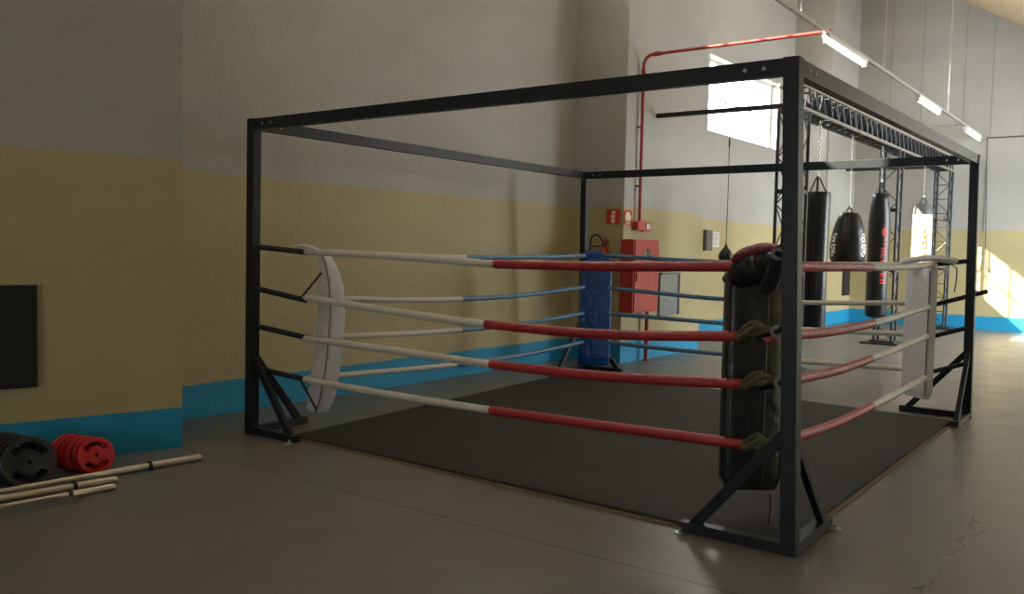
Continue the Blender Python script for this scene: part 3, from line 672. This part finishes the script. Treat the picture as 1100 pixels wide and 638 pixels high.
bm = B(); box(bm, (-4.45, 6.04, 1.875), (-4.438, 6.24, 2.07)); part('board', bm, 'signred', t)
bm = B(); lathe(bm, [(0, .004), (.072, .004), (.074, 0)], axis_mtx((-4.438, 6.125, 1.975), (1, 0, 0)), 20); box(bm, (-4.438, 6.06, 1.89), (-4.434, 6.17, 1.93)); part('pictogram', bm, 'signpale', t)
bm = B(); box(bm, (-4.45, 6.42, 1.96), (-4.442, 6.50, 2.12)); tag(finish('instruction_label', bm, 'pale'), 'narrow white instruction label above the alarm box', 'label')
t = thing('fire_extinguisher', (-4.68, 5.92, .95), 'red fire extinguisher with black hose on the dim side of the pillar', 'fire extinguisher')
bm = B(); lathe(bm, [(0, .98), (.07, .985), (.078, 1.0), (.078, 1.46), (.06, 1.52), (.028, 1.55), (.028, 1.58), (0, 1.58)], Matrix.Translation((-4.68, 5.93, 0)), 24); part('cylinder', bm, 'redpaint', t, smooth=50)
bm = B(); box(bm, (-4.71, 5.91, 1.58), (-4.64, 5.95, 1.62)); bar(bm, (-4.69, 5.92, 1.60), (-4.58, 5.88, 1.66), .025, .012); bar(bm, (-4.69, 5.92, 1.59), (-4.57, 5.88, 1.60), .025, .012); bar(bm, (-4.66, 5.92, 1.60), (-4.63, 5.9, 1.70), .015, .012); part('valve', bm, 'redpipe', t)
bm = B(); tube(bm, spline([(-4.69, 5.92, 1.62), (-4.73, 5.90, 1.70), (-4.80, 5.90, 1.735), (-4.87, 5.91, 1.69), (-4.89, 5.92, 1.5), (-4.85, 5.92, 1.2)], 6), .011, 8); tube(bm, spline([(-4.70, 5.92, 1.585), (-4.78, 5.91, 1.58), (-4.86, 5.92, 1.575)], 4), .008, 6); part('hose', bm, 'strap', t, smooth=60)
bm = B(); box(bm, (-4.72, 5.98, 1.3), (-4.64, 6.03, 1.4)); part('wall_bracket', bm, 'greybox', t)
# small things on the window wall
bm = B(); box(bm, (-5.25, 10.31, 1.56), (-5.18, 10.57, 1.93)); tag(finish('switch_box', bm, 'greybox', bevel=.005), 'narrow dark grey switch box on the wall below the window', 'switch box')
bm = B(); box(bm, (-5.25, 10.66, 1.63), (-5.24, 11.0, 1.91)); n_ = tag(finish('notice', bm, 'pale'), 'small pale notice sheet beside the dark grey switch box', 'notice')
bm = B()
for k in range(5): box(bm, (-5.24, 10.71, 1.68+k*.045), (-5.238, 10.93-(k%2)*.06, 1.69+k*.045))
part('printed_lines', bm, 'greybox', n_)
t = thing('wall_panel', (-4.44, 16.35, .6), 'tall narrow black board on the far pillar under the teardrop bag', 'board')
bm = B(); box(bm, (-4.45, 16.02, .62), (-4.41, 16.50, 1.55)); part('board', bm, 'steel', t, bevel=.003)
# hanging cable at the far wall
bm = B(); tube(bm, spline([(-1.765, YF-.06, 4.05), (-1.73, YF-.06, 3.0), (-1.70, YF-.06, 2.0), (-1.68, YF-.06, 1.35)], 6), .012, 6); lathe(bm, [(0, 1.28), (.025, 1.29), (.025, 1.37), (0, 1.38)], Matrix.Translation((-1.68, YF-.06, 0)), 10)
tag(finish('pull_cord', bm, 'greybox', smooth=60), 'thin cord hanging down the far wall by the sun patch', 'cord')

# ------------------------------------------------------------------ black board, plates and bars at the left
wd_ = Vector((-.2755, -.9613, 0)); wn = Vector((.9613, -.2755, 0)); w0 = Vector((-4.381, -.603, 0))
def wl(s, off, z): p = w0+wd_*s+wn*off; return Vector((p.x, p.y, z))
s0 = .975
t = thing('wall_board', wl(1.5, 0, .54), 'black rectangular board mounted on the wall above the black plates', 'board')
bm = B(); mt_ = Matrix((wd_, wn, Vector((0, 0, 1)))).transposed().to_4x4(); mt_.translation = w0
box(bm, (s0, 0, .545), (s0+1.3, .03, 1.195), mt_); part('panel', bm, 'blackboard', t)
bm = B(); box(bm, (s0-.015, 0, 1.195), (s0+1.3, .045, 1.215), mt_); box(bm, (s0-.015, 0, .53), (s0+1.3, .045, .545), mt_); box(bm, (s0-.015, 0, .545), (s0, .045, 1.195), mt_); part('rim', bm, 'iron', t)

def plate_bm(R, r_hub, r_in, r_out, thick, slot):
    """weight plate about local Z: rim, recessed web with two kidney openings, hub with a bore"""
    bm = B(); radii = [.013, r_hub, r_in, r_out, R*.96, R]
    hz = [thick*.5, thick*.5, thick*.42, thick*.5, thick*.5, thick*.36]
    n = 48; top = []; bot = []
    for r, h in zip(radii, hz):
        top.append([bm.verts.new((r*math.cos(2*PI*k/n), r*math.sin(2*PI*k/n), h)) for k in range(n)])
        bot.append([bm.verts.new((r*math.cos(2*PI*k/n), r*math.sin(2*PI*k/n), -h)) for k in range(n)])
    def solid(i, k):
        if i < 0 or i >= len(radii)-1: return False
        a = (k % n+.5)/n*360
        return not (i == 2 and any(lo < a < hi for lo, hi in slot))
    for i in range(len(radii)-1):
        for k in range(n):
            if not solid(i, k): continue
            k2 = (k+1) % n
            bm.faces.new((top[i][k], top[i+1][k], top[i+1][k2], top[i][k2])); bm.faces.new((bot[i][k], bot[i][k2], bot[i+1][k2], bot[i+1][k]))
            if not solid(i-1, k): bm.faces.new((top[i][k], top[i][k2], bot[i][k2], bot[i][k]))
            if not solid(i+1, k): bm.faces.new((top[i+1][k2], top[i+1][k], bot[i+1][k], bot[i+1][k2]))
            if not solid(i, k-1): bm.faces.new((top[i][k], bot[i][k], bot[i+1][k], top[i+1][k]))
            if not solid(i, k+1): bm.faces.new((top[i][k2], top[i+1][k2], bot[i+1][k2], bot[i][k2]))
    return bm
def plates(n, R, mt, name, y0, x0, dx, tilt, labels, spin, group):
    first = None
    for i in range(n):
        if first is None:
            first = finish(name, plate_bm(R, R*.44, R*.50, R*.78, .036, ((28, 152), (208, 332))), mt, None, 35); o = first
        else: o = first.copy(); COL.objects.link(o)
        tl = tilt[i]; x = x0-dx*i
        # local Z -> +X, leaning back towards the wall
        yaw = math.radians(-8); c = Vector((x-math.sin(tl)*R, y0[i], R*math.cos(tl)+.018*math.sin(tl)))
        axis = Vector((math.cos(tl)*math.cos(yaw), math.cos(tl)*math.sin(yaw), math.sin(tl)))
        side = Vector((0, 0, 1)).cross(axis).normalized(); upv = axis.cross(side)
        m_ = Matrix((side, upv, axis)).transposed().to_4x4() @ Matrix.Rotation(spin[i], 4, 'Z'); m_.translation = c; o.matrix_world = m_
        tag(o, labels[i], 'weight plate', group)
od = ['front', 'second', 'third', 'fourth', 'fifth', 'rearmost']
plates(6, .118, 'redplate', 'weight_plate', [-1.40, -1.415, -1.435, -1.445, -1.455, -1.46], -4.10, .047, [.22, .17, .165, .16, .155, .15],
       [f'{w} red weight plate of the small stack leaning to the wall' for w in od], [.04, .04, .05, .03, .1, 0], 'red weight plates leaning on the wall')
plates(6, .158, 'iron', 'weight_plate', [-1.835, -1.845, -1.855, -1.865, -1.870, -1.88], -4.06, .047, [.23, .20, .195, .19, .185, .18],
       [f'{w} black weight plate of the large stack leaning to the wall' for w in od], [-.06, -.06, -.05, -.1, .3, 0], 'black weight plates leaning on the wall')
def barbell(p, q, collar, label, sr=.025, br=.015):
    p, q = Vector(p), Vector(q); d = (q-p).normalized()
    t = thing('barbell', (p.x, p.y, 0), label, 'barbell', 'barbells lying on the floor by the wall')
    bm = B(); tube(bm, [p, p+d*.006, p+d*collar], [sr*.9, sr, sr], 16); part('sleeve', bm, 'chrome', t, smooth=50)
    bm = B(); tube(bm, [p+d*collar, p+d*(collar+.02)], sr*1.35, 16); part('collar', bm, 'iron', t, smooth=50, label='dark collar ring')
    bm = B(); tube(bm, [p+d*(collar+.02), q], sr*.8 if br is None else br, 14); part('shaft', bm, 'chrome', t, smooth=50)
barbell((-3.925, -.76, .026), (-4.085, -2.6, .026), .355, 'long chrome barbell reaching furthest right on the floor', .025, .022)
barbell((-3.80, -1.44, .026), (-3.97, -2.6, .026), .24, 'middle chrome barbell with a dark collar ring', .025, .022)
barbell((-3.66, -1.53, .024), (-3.78, -2.6, .024), .25, 'shorter chrome barbell, nearest to the ring', .021, .018)
t = thing('steel_channel', (-3.6, -2.1, 0), 'low grey steel channel lying in front of the barbells', 'steel channel')
bm = B(); p, q = Vector((-3.575, -1.80, .0)), Vector((-3.66, -2.6, .0))
bar(bm, p+Vector((0, 0, .022)), q+Vector((0, 0, .022)), .006, .044); bar(bm, p+Vector((-.02, 0, .003)), q+Vector((-.02, 0, .003)), .04, .006); part('channel', bm, 'oldsteel', t)
